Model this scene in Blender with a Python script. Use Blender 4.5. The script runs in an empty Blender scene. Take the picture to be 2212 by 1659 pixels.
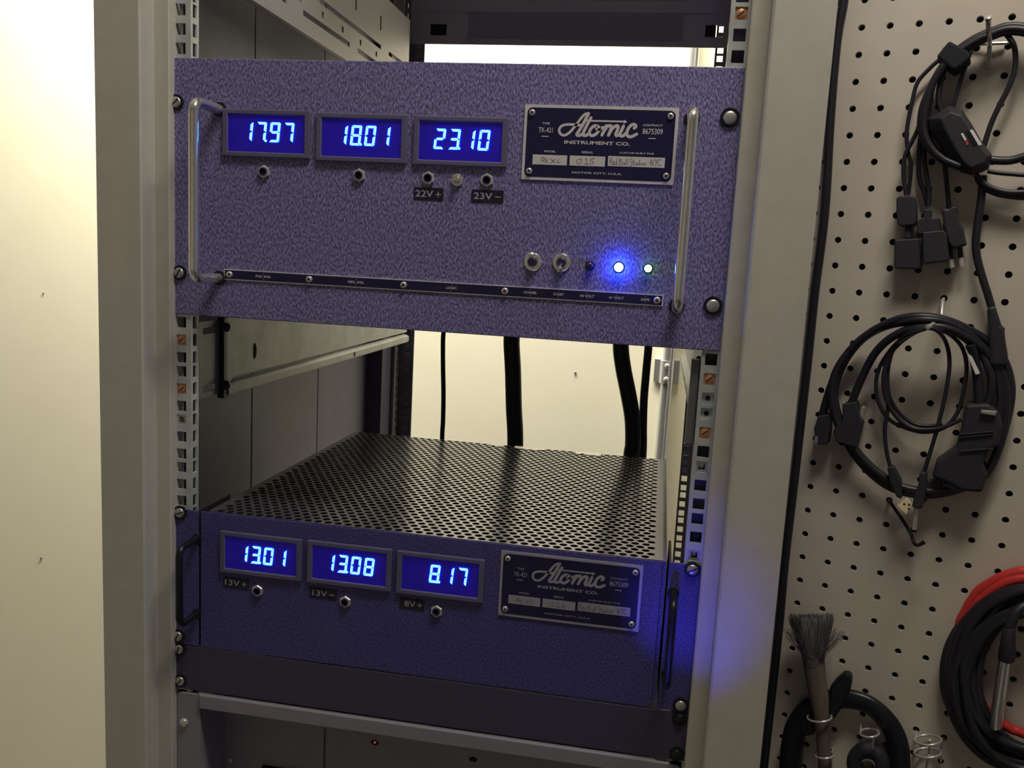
import bpy, bmesh, math, random
import numpy as np
from mathutils import Vector, Matrix
random.seed(7)
SC = bpy.context.scene
COL = SC.collection
ZO = 1050.0                     # height of the reference level (bottom of the lower 3U unit) over the floor, mm

# ---------------------------------------------------------------- camera
CF = 1871.4003791456812
CC = np.array([191.17764554, -711.76829159, 378.61702067])
CR = np.array([[0.983646435622229, 0.17210281901375346, 0.05310658504558007],
               [0.07683558186948256, -0.1342914759256016, -0.9879585481448611],
               [-0.16289868951732622, 0.9758823797882832, -0.14531895186896637]])
cam_d = bpy.data.cameras.new('camera'); cam = bpy.data.objects.new('camera', cam_d); COL.objects.link(cam)
cam_d.sensor_width = 36.0; cam_d.lens = 36.0*CF/2212.0; cam_d.clip_start = 0.02; cam_d.clip_end = 30
_r, _d, _f = CR
cam.matrix_world = Matrix(((_r[0], -_d[0], -_f[0], CC[0]/1000), (_r[1], -_d[1], -_f[1], CC[1]/1000),
                           (_r[2], -_d[2], -_f[2], (CC[2]+ZO)/1000), (0, 0, 0, 1)))
SC.camera = cam
SC.view_settings.view_transform = 'Standard'; SC.view_settings.look = 'None'
SC.view_settings.exposure = 0.0; SC.view_settings.gamma = 1.0; SC.view_settings.use_curve_mapping = False
# ---------------------------------------------------------------- world and room lights
W = bpy.data.worlds.new('world'); SC.world = W; W.use_nodes = True
W.node_tree.nodes['Background'].inputs[0].default_value = (0.62, 0.62, 1.0, 1); W.node_tree.nodes['Background'].inputs[1].default_value = 0.13
def lamp(name, kind, loc, power, color, size=None, target=None, spot=None, blend=.5):
    l = bpy.data.lights.new(name, kind); l.energy = power; l.color = color
    o = bpy.data.objects.new(name, l); COL.objects.link(o)
    o.location = (loc[0]/1000, loc[1]/1000, (loc[2]+ZO)/1000)
    if kind == 'AREA': l.shape = 'RECTANGLE'; l.size, l.size_y = size[0]/1000, size[1]/1000
    else: l.shadow_soft_size = (size or 2)/1000
    if target is not None:
        dv = Vector((target[0]-loc[0], target[1]-loc[1], target[2]-loc[2])); o.rotation_euler = dv.to_track_quat('-Z', 'Y').to_euler()
    if kind == 'SPOT': l.spot_size = math.radians(spot); l.spot_blend = blend
    return o
# ceiling strip lamp in the passage behind the rack
lamp('ceiling_strip_light', 'AREA', (-330, 800, 1440), 116, (1.0, .965, .80), (1300, 150), (-330, 860, 0))
# ceiling lamp of the room, in front and to the right
lamp('ceiling_panel_light', 'AREA', (350, -310, 1440), 14.9, (1.0, .93, .83), (500, 300), (260, -60, 600))
# added blue spot below the view, stands in for an unknown source
lamp('added_blue_spot', 'SPOT', (215, -220, -50), 1.25, (.05, .04, 1.0), 5, (241, 0, 112), 33, 1.0)

# ---------------------------------------------------------------- pixel <-> place helpers (mm)
def ray(x, y): return CR.T @ np.array([(x-1106)/CF, (y-829.5)/CF, 1.0])
def at(x, y, Y=0.0):
    d = ray(x, y); return CC + d*(Y-CC[1])/d[1]
def atx(x, y, X):
    d = ray(x, y); return CC + d*(X-CC[0])/d[0]
PO = np.array([361.00754774, 210.87370803, 615.63538614])
PU = np.array([0.9444580961155575, -0.32861043022322606, -0.0037536422688687386])
PN = -np.array([0.3285571859873578, 0.9444253636024867, -0.010531292436332412])
PV = np.array([0.00700572750291982, 0.008713078262991968, 0.9999374990714859])
def board(u, v, n=0.0): return PO + PU*u + PV*v + PN*n
def pg(x, y, n=0.0):
    d = ray(x, y); o = PO + PN*n; return CC + d*np.dot(o-CC, PN)/np.dot(d, PN)
def zc(f, ox, oy): return lambda x, y: (x/f+ox, y/f+oy)
ZA = zc(3.95, 1680, 0); ZB = zc(4.147, 1680, 360); ZCm = zc(2.765, 1680, 640); ZD = zc(3.6136, 1640, 1200); ZE = zc(3.616, 1980, 1200)

# ---------------------------------------------------------------- materials
def mat(name, color, rough=.5, metal=0., spec=.5, noise=None, emit=None, estr=0., bump=None, alpha=None):
    m = bpy.data.materials.new(name); m.use_nodes = True; nt = m.node_tree; b = nt.nodes['Principled BSDF']
    b.inputs['Base Color'].default_value = (*color, 1); b.inputs['Roughness'].default_value = rough; b.inputs['Metallic'].default_value = metal
    b.inputs['Specular IOR Level'].default_value = spec
    tc = nt.nodes.new('ShaderNodeTexCoord')
    if noise:                                      # (scale, detail, color2, low, high)
        n = nt.nodes.new('ShaderNodeTexNoise'); n.inputs['Scale'].default_value = noise[0]; n.inputs['Detail'].default_value = noise[1]
        mp = nt.nodes.new('ShaderNodeMapping'); nt.links.new(tc.outputs['Object'], mp.inputs[0])
        if len(noise) > 5: mp.inputs['Scale'].default_value = noise[5]; mp.inputs['Rotation'].default_value = noise[6]
        nt.links.new(mp.outputs[0], n.inputs['Vector'])
        r = nt.nodes.new('ShaderNodeValToRGB'); r.color_ramp.elements[0].position = noise[3]; r.color_ramp.elements[1].position = noise[4]
        r.color_ramp.elements[0].color = (*color, 1); r.color_ramp.elements[1].color = (*noise[2], 1)
        nt.links.new(n.outputs['Fac'], r.inputs[0]); nt.links.new(r.outputs[0], b.inputs['Base Color'])
        if bump:
            bp = nt.nodes.new('ShaderNodeBump'); bp.inputs['Strength'].default_value = bump[0]; bp.inputs['Distance'].default_value = bump[1]
            nt.links.new(n.outputs['Fac'], bp.inputs['Height']); nt.links.new(bp.outputs[0], b.inputs['Normal'])
    if emit: b.inputs['Emission Color'].default_value = (*emit, 1); b.inputs['Emission Strength'].default_value = estr
    return m
M = {}
M['hammer'] = mat('grey hammertone with blue veil', (.080, .071, .165), .42, .0, .5, (800, 2, (.35, .32, .64), .38, .68, (1, 1, .45), (0, .7, 0)), bump=(.3, .0004))  # blue glare veil is put into the colour of the grey enamel
M['hammer_veiled'] = mat('darker hammertone with blue veil', (.034, .028, .13), .42, .0, .5, (900, 2, (.135, .12, .38), .40, .70, (1, 1, .7), (0, .7, 0)), bump=(.3, .0003))  # hammertone with the blue veil painted into its colour
M['frame'] = mat('grey beige enamel', (.53, .51, .44), .45, 0, .4, (60, 3, (.57, .55, .48), .3, .7))
M['side'] = mat('grey enamel sheet', (.19, .185, .25), .5, 0, .4, (25, 2, (.21, .205, .275), .3, .7))
M['bracketm'] = mat('grey coated bracket steel', (.27, .25, .28), .5, .1, .4)
M['rearp'] = mat('grey sheet lifted by haze', (.42, .39, .50), .5, 0, .4)  # lightened and blued to paint in haze; the sheet itself is darker
M['rearr'] = mat('darker sheet lifted by haze', (.27, .25, .38), .5, 0, .4)  # haze lift in the colour here too, at a darker tone
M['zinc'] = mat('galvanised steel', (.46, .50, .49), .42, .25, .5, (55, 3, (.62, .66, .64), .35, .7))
M['zinc_shaded'] = mat('galvanised steel with shade painted in', (.16, .16, .18), .5, .5, .5, (55, 3, (.2, .2, .22), .35, .7))  # darker copy of the galvanised steel, shade is in the colour
M['slide'] = mat('passivated zinc slide', (.24, .265, .265), .36, .3, .5, (28, 4, (.37, .375, .39), .3, .72))
M['chrome'] = mat('polished chrome', (.90, .88, .84), .13, .88)
M['nickel'] = mat('nickel plating', (.74, .71, .66), .26, .6)
M['steel'] = mat('dull steel', (.55, .52, .50), .38, .8)
M['copper'] = mat('yellow chromate cage nut', (.62, .32, .17), .4, .5)
M['black'] = mat('black anodised metal', (.012, .012, .016), .35, .2)
M['blackmatte'] = mat('matte black', (.008, .008, .010), .7)
M['satin'] = mat('dark grey satin paint', (.060, .053, .100), .45, 0, .4, (90, 2, (.066, .059, .108), .3, .7))
M['rubber'] = mat('black cable jacket', (.017, .016, .022), .42, 0, .45)
M['brickb'] = mat('black plastic', (.025, .024, .030), .55, 0, .4)
M['darkhole'] = mat('dark cavity', (.01, .009, .012), .9)
M['plate'] = mat('blue black etched plate', (.012, .010, .060), .35, .1, .5)
M['silver'] = mat('bare aluminium', (.80, .77, .78), .38, .35, .5)
M['silver2'] = mat('darker aluminium', (.42, .41, .48), .42, .35, .5)  # darker and bluer than the other aluminium
M['ink'] = mat('pencil writing', (.12, .11, .13), .7)
M['bezel'] = mat('dark grey meter bezel', (.125, .115, .205), .5, 0, .4)
M['window'] = mat('blue tinted meter window', (.02, .008, .5), .3, 0, .5, emit=(.02, .0, .55), estr=.085)
M['digit'] = mat('lit blue digits', (.2, .5, 1), .4, emit=(.085, .40, 1.0), estr=4.6)
M['ledblue'] = mat('bright blue lamp lens', (.2, .3, 1), .3, emit=(.02, .07, 1.0), estr=160)
M['ledgreen'] = mat('bright green lamp lens', (.3, 1, .3), .3, emit=(.22, 1.0, .20), estr=5)
M['ledoff'] = mat('unlit lamp lens', (.03, .02, .10), .15)
M['labelblack'] = mat('embossed black tape', (.012, .011, .028), .4)
M['labelwhite'] = mat('pale label lettering', (.42, .41, .50), .5)
M['lid'] = mat('dark perforated sheet', (.20, .19, .24), .22, .75, .6)
M['inside'] = mat('black chassis inside', (.012, .011, .016), .6)
M['peg'] = mat('beige pegboard', (.56, .50, .42), .55, 0, .35, (18, 4, (.62, .56, .47), .3, .7))
M['wall'] = mat('cream painted wall', (.80, .75, .60), .6, 0, .3, (9, 4, (.82, .77, .63), .35, .7))
M['ceil'] = mat('grey ceiling', (.40, .39, .37), .8)
M['wall2'] = mat('dark painted wall', (.22, .21, .20), .7)
M['floor'] = mat('grey floor', (.12, .115, .11), .6, 0, .3, (12, 4, (.15, .14, .13), .3, .7))
M['conduit'] = mat('galvanised conduit', (.66, .67, .68), .24, .85)
M['red'] = mat('red cable jacket', (.55, .035, .03), .45)
M['redsmall'] = mat('red print', (.6, .05, .06), .5)
M['white'] = mat('white sticker', (.75, .73, .70), .5)
M['gold'] = mat('gold plated shell', (.95, .82, .48), .35, .25)
M['velcro'] = mat('black hook and loop strap', (.022, .022, .026), .95, 0, .1, (900, 2, (.04, .04, .045), .3, .7))
M['wood'] = mat('worn grey brown wood', (.12, .095, .075), .6, 0, .3, (40, 4, (.18, .145, .11), .3, .7, (6, 6, 1), (0, 0, 0)))
M['bristle'] = mat('grey bristles', (.07, .065, .07), .8, 0, .2, (600, 3, (.16, .15, .155), .35, .7, (1, 1, .08), (0, 0, 0)))
M['clear'] = mat('dulled wire', (.5, .48, .46), .3, .9)
M['drawer'] = mat('beige enamel panel', (.27, .257, .30), .5, 0, .35, (60, 2, (.29, .277, .32), .3, .7))

# ---------------------------------------------------------------- geometry helpers
def smoothpath(pts, sub=6, closed=False):
    P = [np.array(p, float) for p in pts]; n = len(P); out = []
    rng = range(n) if closed else range(n-1)
    for i in rng:
        if closed: a, b, c, d = P[(i-1) % n], P[i], P[(i+1) % n], P[(i+2) % n]
        else: a, b, c, d = P[max(i-1, 0)], P[i], P[i+1], P[min(i+2, n-1)]
        for k in range(sub):
            t = k/sub
            out.append(.5*((2*b)+(c-a)*t+(2*a-5*b+4*c-d)*t*t+(3*b-a-3*c+d)*t**3))
    if not closed: out.append(P[-1])
    return out
class MB:
    def __init__(s): s.v = []; s.f = []
    def add(s, vs, fs):
        o = len(s.v); s.v += [tuple(map(float, q)) for q in vs]; s.f += [tuple(i+o for i in f) for f in fs]; return s
    def box(s, x0, x1, y0, y1, z0, z1):
        return s.add([(x, y, z) for z in (z0, z1) for y in (y0, y1) for x in (x0, x1)],
                     [(0, 2, 3, 1), (4, 5, 7, 6), (0, 1, 5, 4), (2, 6, 7, 3), (0, 4, 6, 2), (1, 3, 7, 5)])
    def obox(s, c, ax, ay, az):
        c, ax, ay, az = [np.array(q, float) for q in (c, ax, ay, az)]
        return s.add([c+sx*ax+sy*ay+sz*az for sz in (-1, 1) for sy in (-1, 1) for sx in (-1, 1)],
                     [(0, 2, 3, 1), (4, 5, 7, 6), (0, 1, 5, 4), (2, 6, 7, 3), (0, 4, 6, 2), (1, 3, 7, 5)])
    def prism(s, poly, fn, d0, d1):
        n = len(poly)
        return s.add([fn(a, b, d0) for a, b in poly]+[fn(a, b, d1) for a, b in poly],
                     [tuple(range(n))[::-1], tuple(range(n, 2*n))]+[(i, (i+1) % n, n+(i+1) % n, n+i) for i in range(n)])
    def loft(s, rings, cap=True, closed=False):
        n = len(rings[0]); vs = [p for r in rings for p in r]; m = len(rings); fs = []
        for k in range(m if closed else m-1):
            for i in range(n):
                a = k*n; b = ((k+1) % m)*n; fs.append((a+i, a+(i+1) % n, b+(i+1) % n, b+i))
        if cap and not closed: fs += [tuple(range(n))[::-1], tuple(range((m-1)*n, m*n))]
        return s.add(vs, fs)
    def tube(s, path, r, seg=8, closed=False, flat=None):
        P = [np.array(p, float) for p in path]; n = len(P); rings = []; ref = None
        for i in range(n):
            t = (P[(i+1) % n]-P[i-1]) if closed else P[min(i+1, n-1)]-P[max(i-1, 0)]
            t = t/(np.linalg.norm(t)+1e-12)
            if ref is None:
                ref = np.cross(t, (0, 1, 0.03)); ref /= np.linalg.norm(ref)
            ref = ref-t*np.dot(ref, t); ref /= np.linalg.norm(ref); b = np.cross(t, ref)
            rr = r[i] if hasattr(r, '__len__') else r
            fl = flat or 1.0
            rings.append([P[i]+rr*(math.cos(a)*ref+fl*math.sin(a)*b) for a in [2*math.pi*k/seg for k in range(seg)]])
        return s.loft(rings, True, closed)
    def lathe(s, prof, o, ax=(0, -1, 0), seg=20, rot=0.):
        ax = np.array(ax, float); ax /= np.linalg.norm(ax); o = np.array(o, float)
        u = np.cross(ax, (0, 0, 1.)) if abs(ax[2]) < .9 else np.cross(ax, (1., 0, 0)); u /= np.linalg.norm(u); w = np.cross(ax, u)
        rings = [[o+ax*h+r*(math.cos(a+rot)*u+math.sin(a+rot)*w) for a in [2*math.pi*k/seg for k in range(seg)]] for r, h in prof]
        return s.loft(rings, True)
    def grid(s, a0, a1, b0, b1, holes, fn, d0, d1):
        """plate with rectangular holes: fn(a, b, d) -> point"""
        As = sorted({a0, a1, *[h[0] for h in holes], *[h[1] for h in holes]}); Bs = sorted({b0, b1, *[h[2] for h in holes], *[h[3] for h in holes]})
        As = [a for a in As if a0 <= a <= a1]; Bs = [b for b in Bs if b0 <= b <= b1]
        def solid(i, j):
            if not (0 <= i < len(As)-1 and 0 <= j < len(Bs)-1): return False
            a = (As[i]+As[i+1])/2; b = (Bs[j]+Bs[j+1])/2
            return not any(h[0] < a < h[1] and h[2] < b < h[3] for h in holes)
        for i in range(len(As)-1):
            for j in range(len(Bs)-1):
                if not solid(i, j): continue
                A, B, C, D = As[i], As[i+1], Bs[j], Bs[j+1]
                vs = [fn(*q) for q in ((A, C, d0), (B, C, d0), (B, D, d0), (A, D, d0), (A, C, d1), (B, C, d1), (B, D, d1), (A, D, d1))]
                fs = [(0, 1, 2, 3), (7, 6, 5, 4)]
                if not solid(i-1, j): fs.append((0, 3, 7, 4))
                if not solid(i+1, j): fs.append((1, 5, 6, 2))
                if not solid(i, j-1): fs.append((0, 4, 5, 1))
                if not solid(i, j+1): fs.append((3, 2, 6, 7))
                s.add(vs, fs)
        return s
    def build(s, name, m, parent=None, smooth=None, bevel=0, merge=True):
        while parent is not None and parent.parent is not None and parent.parent.parent is not None: parent = parent.parent   # never deeper than a sub-part
        root = parent
        while root is not None and root.parent is not None: root = root.parent
        off = np.array(root['_o']) if root is not None and '_o' in root else np.array((0, 0, -ZO))
        me = bpy.data.meshes.new(name); bm = bmesh.new()
        vs = [bm.verts.new(((v[0]-off[0])/1000, (v[1]-off[1])/1000, (v[2]-off[2])/1000)) for v in s.v]
        for f in s.f:
            try: bm.faces.new([vs[i] for i in f])
            except ValueError: pass
        if merge: bmesh.ops.remove_doubles(bm, verts=bm.verts, dist=1e-6)
        bmesh.ops.recalc_face_normals(bm, faces=bm.faces)
        bm.to_mesh(me); bm.free()
        o = bpy.data.objects.new(name, me); COL.objects.link(o); me.materials.append(m if not isinstance(m, str) else M[m])
        if parent is not None: o.parent = parent
        if bevel:
            bv = o.modifiers.new('bevel', 'BEVEL'); bv.width = bevel/1000; bv.segments = 2; bv.limit_method = 'ANGLE'; bv.angle_limit = math.radians(40)
        if smooth:
            for p in me.polygons: p.use_smooth = True
            try: me.set_sharp_from_angle(angle=math.radians(smooth))
            except Exception: pass
        return o
def tag(o, label, cat, group=None):
    o['label'] = label; o['category'] = cat
    if group: o['group'] = group
    return o
def thing(name, loc, label, cat, group=None):
    o = bpy.data.objects.new(name, None); COL.objects.link(o); o.empty_display_size = .02
    o.location = (loc[0]/1000, loc[1]/1000, (loc[2]+ZO)/1000); o['_o'] = [float(q) for q in loc]
    return tag(o, label, cat, group)
def struct(o): o['kind'] = 'structure'; return o
def rrect(x0, x1, z0, z1, r, n=5):
    out = []
    for cx, cz, a0 in ((x1-r, z1-r, 0), (x0+r, z1-r, 90), (x0+r, z0+r, 180), (x1-r, z0+r, 270)):
        for k in range(n+1):
            a = math.radians(a0+90*k/n); out.append((cx+r*math.cos(a), cz+r*math.sin(a)))
    return out
XZ = lambda a, b, d: (a, d, b)         # polygon in the panel plane
XY = lambda a, b, d: (a, b, d)
YZ = lambda a, b, d: (d, a, b)
_tc = {}
def glyphs(body, bold=0.):
    if (body, bold) in _tc: return _tc[(body, bold)]
    c = bpy.data.curves.new('t', 'FONT'); c.body = body; c.size = 1; c.offset = bold; c.resolution_u = 3
    o = bpy.data.objects.new('t', c); COL.objects.link(o); bpy.context.view_layer.update()
    me = bpy.data.meshes.new_from_object(o.evaluated_get(bpy.context.evaluated_depsgraph_get()))
    v = [(q.co.x, q.co.y) for q in me.vertices]; f = [tuple(p.vertices) for p in me.polygons]
    bpy.data.objects.remove(o); bpy.data.curves.remove(c); bpy.data.meshes.remove(me)
    _tc[(body, bold)] = (v, f); return v, f
def text(mb, body, x0, z0, x1, z1, y, bold=0., th=.25):
    """raised lettering filling the box x0..x1, z0..z1 on the plane y"""
    v, f = glyphs(body, bold); xs = [q[0] for q in v]; ys = [q[1] for q in v]
    a, b, c, d = min(xs), max(xs), min(ys), max(ys)
    X = lambda q: x0+(q-a)/(b-a)*(x1-x0)
    Z = lambda q: z0+(q-c)/(d-c)*(z1-z0)
    mb.add([(X(q[0]), y-th, Z(q[1])) for q in v], f)
    return mb
def stroke(mb, pts, w, y, sub=5, smooth=True):
    P = [np.array(p) for p in (smoothpath(pts, sub) if smooth and len(pts) > 2 else pts)]; n = len(P); L = []; R = []
    for i in range(n):
        t = P[min(i+1, n-1)]-P[max(i-1, 0)]; t = t/(np.linalg.norm(t)+1e-9); k = np.array([-t[1], t[0]])*w/2
        L.append(P[i]+k); R.append(P[i]-k)
    vs = [(q[0], y, q[1]) for q in L]+[(q[0], y, q[1]) for q in R]
    mb.add(vs, [(i, i+1, n+i+1, n+i) for i in range(n-1)])
    for e, c in ((0, P[0]), (1, P[-1])):
        mb.add([(c[0]+w/2*math.cos(a), y-.01-.01*e, c[1]+w/2*math.sin(a)) for a in [math.pi*k/5 for k in range(10)]], [tuple(range(10))])
    return mb
def screw_head(o, r, h, parent, m='steel', name='screw', slot=True, dome=True, ax=(0, -1, 0), washer=False, ang=40):
    ps = [(r, 0), (r, h*.45), (r*.93, h*.75), (r*.7, h*.95), (.001, h)] if dome else [(r, 0), (r, h*.8), (r*.9, h), (.001, h)]
    s = MB().lathe(ps, o, ax, 18).build(name, m, parent, smooth=50)
    if washer: MB().lathe([(r*1.45, -.2), (r*1.45, .8), (r*.9, .9), (.001, .9)], o, ax, 20).build('washer', 'black', s, smooth=40)
    if slot:
        a = math.radians(ang); c = np.array(o)+np.array(ax)*h*.97
        if slot == 'hex': MB().lathe([(r*.42, 0), (r*.42, .15), (.001, .15)], c, ax, 6).build('drive_recess', 'darkhole', s)
        else: MB().obox(c, (r*.85*math.cos(a), 0, r*.85*math.sin(a)), (0, .25, 0), (-r*.12*math.sin(a), 0, r*.12*math.cos(a))).build('drive_slot', 'darkhole', s)
    return s
def ring_board(pts, n=None): return [pg(*p[:2], (p[2] if len(p) > 2 else n)) for p in pts]

# ================================================================= THE ROOM
struct(MB().box(-2200, 2600, -2600, 1000, -1080, -1050).build('floor', 'floor'))
struct(MB().box(-2200, 2600, -2600, 1050, 1450, 1480).build('ceiling', 'ceil'))
wall = struct(MB().box(-2200, 2600, 1000, 1050, -1050, 1450).build('wall_back', 'wall'))
struct(MB().box(-2250, -2200, -2600, 1050, -1050, 1450).build('wall_left', 'wall2'))
struct(MB().box(-2200, 2600, -2650, -2600, -1050, 1450).build('wall_front', 'wall2'))
_w = MB()
_a = [board(-42, 0, -22), board(1800, 0, -22), board(1800, 0, -72), board(-42, 0, -72)]
_w.add([(p[0], p[1], -1050) for p in _a]+[(p[0], p[1], 1450) for p in _a], [(3, 2, 1, 0), (4, 5, 6, 7), (0, 1, 5, 4), (1, 2, 6, 5), (2, 3, 7, 6), (3, 0, 4, 7)])
struct(_w.build('wall_right', 'wall'))
# marks on the back wall
for p, sz in (((94, 633), 2.0), ((89, 1206), 3.0), ((1243, 805), 2.4)):
    q = at(*p, 999.5); MB().lathe([(sz, 0), (sz*.6, 1.2), (.001, 1.4)], q, (0, -1, 0), 10).build('nail_hole', 'ink', wall)

# ================================================================= THE RACK
XL, XR = -235.6, 240.6          # clear opening between the frame lips
rack = thing('equipment_rack', (2, 370, -1050), 'tall beige equipment rack holding the blue-lit power units', 'rack')
ZB0, ZT0 = -1045, 950
fl = MB().prism([(-291.5, -28), (-251, -28), (-249.3, -26.5), (-249.3, -8), (XL-1, -8), (XL, -7), (XL, 14), (-238.5, 14), (-238.5, -4), (-252, -4), (-252, 40), (-291.5, 40)], XY, ZB0, ZT0)
fl.build('upright', 'frame', rack, smooth=30)
fr = MB().prism([(299, -28), (256, -28), (254.3, -26.5), (254.3, -8), (XR+1, -8), (XR, -7), (XR, 14), (243.5, 14), (243.5, -4), (257, -4), (257, 40), (299, 40)], XY, ZB0, ZT0)
fr.build('upright', 'frame', rack, smooth=30)
# side panels, with their vertical seams
for x0, x1 in ((-291.5, -289.5), (297, 299)):
    s = MB()
    for a, b in ((40, 257), (259.5, 463), (465.5, 672)): s.box(x0, x1, a, b, ZB0, ZT0)
    s.box(x0-1 if x0 < 0 else x1, x0 if x0 < 0 else x1+1, 40, 672, ZB0, ZT0)
    s.build('side_panel', 'side', rack, bevel=.6)
for x0, x1 in ((-291.5, -262), (268, 299)):
    MB().box(x0, x1, 672, 800, ZB0, ZT0).build('rear_post', 'satin', rack, bevel=1)
# front rails with square holes
UZ = [k*44.45+h for k in range(-4, 18) for h in (6.35, 22.225, 38.1)]
RY = 2.0
HXL, HXR = -231.0, 234.0
def front_rail(side):
    xi, xo, hx = (-221.5, -240, HXL) if side < 0 else (226.2, 247, HXR)
    a0, a1 = min(xi, xo), max(xi, xo)
    hs = [(hx-4.75, hx+4.75, z-4.75, z+4.75) for z in UZ]
    m = MB().grid(a0, a1, UZ[0]-8, UZ[-1]+8, hs, XZ, RY, RY+2)
    f0, f1 = (xi-2, xi) if side < 0 else (xi, xi+2)
    fs = [(RY+3.5, RY+10, z-5.5, z+5.5) for z in UZ]
    m.grid(RY+2, RY+13, UZ[0]-8, UZ[-1]+8, fs, YZ, f0, f1)
    r = m.build('front_rail', 'zinc', rack)
    MB().box(hx-7, hx+7, RY+16, RY+18, UZ[0]-8, UZ[-1]+8).build('hole_shade_strip', 'satin', r)  # dark strip added behind the holes so they look shaded
    return r
frl = front_rail(-1); frr = front_rail(1)
def rail_nut(hx, z, rail, kind):
    if kind == 'copper':
        n = MB().grid(hx-4.6, hx+4.6, z-4.6, z+4.6, [], XZ, RY+1.2, RY+2.2).build('cage_nut', 'copper', rail)
        screw_head((hx, RY+1.2, z), 3.4, 1.0, n, 'copper', 'screw', True, False)
    elif kind == 'plate':
        n = MB().lathe([(2.1, -.1), (2.1, .3), (.001, .3)], (hx, RY+2.4, z), (0, -1, 0), 14).build('bracket_hole', 'darkhole', rail)
        MB().box(hx-4.7, hx+4.7, RY+2.4, RY+3.4, z-4.7, z+4.7).build('slide_flange', 'zinc', n)
    else:
        n = MB().grid(hx-4.7, hx+4.7, z-4.7, z+4.7, [(hx-2.6, hx+2.6, z-2.6, z+2.6)], XZ, RY+1.0, RY+3).build('cage_nut', 'steel', rail)
        screw_head((hx, RY+6, z), 2.4, 1.5, n, 'steel', 'screw', False)
for hx, rail, lst in ((HXL, frl, ((288.9, 'copper'), (244.475, 'copper'), (215.9, 'nut'))),
                      (HXR, frr, ((288.9, 'copper'), (273.05, 'plate'), (260.35, 'plate'), (244.475, 'copper'), (215.9, 'nut'), (138.9, 'nut'), (590.0, 'x')))):
    for z, k in lst:
        if k == 'x':
            zz = min(UZ, key=lambda q: abs(q-577)); rail_nut(hx, zz, rail, 'copper')
        else: rail_nut(hx, min(UZ, key=lambda q: abs(q-z)), rail, k)
# rear rails
for s, (a0, a1, hx) in ((-1, (-258, -231, -243)), (1, (243.5, 262, 251.5))):
    hs = [(hx-4.75, hx+4.75, z-4.75, z+4.75) for z in UZ]
    m = MB().grid(a0, a1, UZ[0]-8, UZ[-1]+8, hs, XZ, 750, 752)
    x = a0 if s < 0 else a1
    m.grid(722, 750, UZ[0]-8, UZ[-1]+8, [(732, 740, z-4, z+4) for z in UZ], YZ, x, x+2)
    rrl = m.build('rear_rail', 'zinc_shaded', rack)
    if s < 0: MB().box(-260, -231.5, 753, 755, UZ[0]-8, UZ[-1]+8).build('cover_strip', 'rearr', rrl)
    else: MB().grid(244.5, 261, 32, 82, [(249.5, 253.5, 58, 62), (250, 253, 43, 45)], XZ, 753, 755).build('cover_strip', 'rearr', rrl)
MB().box(-291.5, 299, 40, 800, ZT0, ZT0+30).build('top_panel', 'side', rack)
MB().box(-291.5, 299, 0, 800, ZB0-5, ZB0+40).build('plinth', 'frame', rack)

# ================================================================= METERS, JACKS, SWITCHES, PLATES
SEG = {'0': 'abcdef', '1': 'bc', '2': 'abged', '3': 'abgcd', '7': 'abc', '8': 'abcdefg', '9': 'abcdfg', ' ': ''}
def digit_shape(mb, ch, xr, z0, w, h, y0, y1):
    """seven segment digit, right edge xr at the base, slanted"""
    t = w*.21; g = w*.035; sl = .10
    fn = lambda a, b, d: (a+sl*(b-z0), d, b)
    x0, x1, zm, z1 = xr-w, xr, z0+h/2, z0+h
    def hor(z, up):
        c = (1 if up > 0 else -1 if up < 0 else 0)
        if c == 0: p = [(x0+g+t*.5, z), (x0+g+t, z+t/2), (x1-g-t, z+t/2), (x1-g-t*.5, z), (x1-g-t, z-t/2), (x0+g+t, z-t/2)]
        else: p = [(x0+g+t*.15, z), (x1-g-t*.15, z), (x1-g-t, z-c*t), (x0+g+t, z-c*t)]
        mb.prism(p, fn, y0, y1)
    def ver(x, za, zb, c):
        p = [(x, za+g+(t*.15 if za == z0 else 0)), (x, zb-g-(t*.15 if zb == z1 else 0)), (x-c*t, zb-g-(t if zb == z1 else t*.5)), (x-c*t, za+g+(t if za == z0 else t*.5))]
        mb.prism(p, fn, y0, y1)
    for q in SEG[ch]:
        if q == 'a': hor(z1, 1)
        if q == 'd': hor(z0, -1)
        if q == 'g': hor(zm, 0)
        if q == 'b': ver(x1, zm, z1, 1)
        if q == 'c': ver(x1, z0, zm, 1)
        if q == 'f': ver(x0, zm, z1, -1)
        if q == 'e': ver(x0, z0, zm, -1)
def meter(root, cx, cz, s, xr, zb, pitch=12.35, w=8.7, h=16.2):
    """s: four characters, the point follows the second"""
    b = MB().grid(cx-39.6, cx+39.6, cz-19.8, cz+19.8, [(cx-34.6, cx+34.6, cz-15.4, cz+15.4)], XZ, -3.2, 0)
    o = b.build('voltmeter', 'bezel', root, bevel=.9)
    MB().box(cx-34.7, cx+34.7, -1.6, -.2, cz-15.5, cz+15.5).build('display_window', 'window', o)
    for k, ch in enumerate(s):
        if ch == ' ': continue
        d = MB(); digit_shape(d, ch, xr-(3-k)*pitch-1.2, zb, w, h, -2.5, -1.5)
        if k == 1: d.prism([(xr-2*pitch-.6+1.0*math.cos(a), zb+1.0+1.0*math.sin(a)) for a in [math.pi*i/4 for i in range(8)]], XZ, -2.5, -1.5)
        dd = d.build('digit', 'digit', o)
    return o
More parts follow.
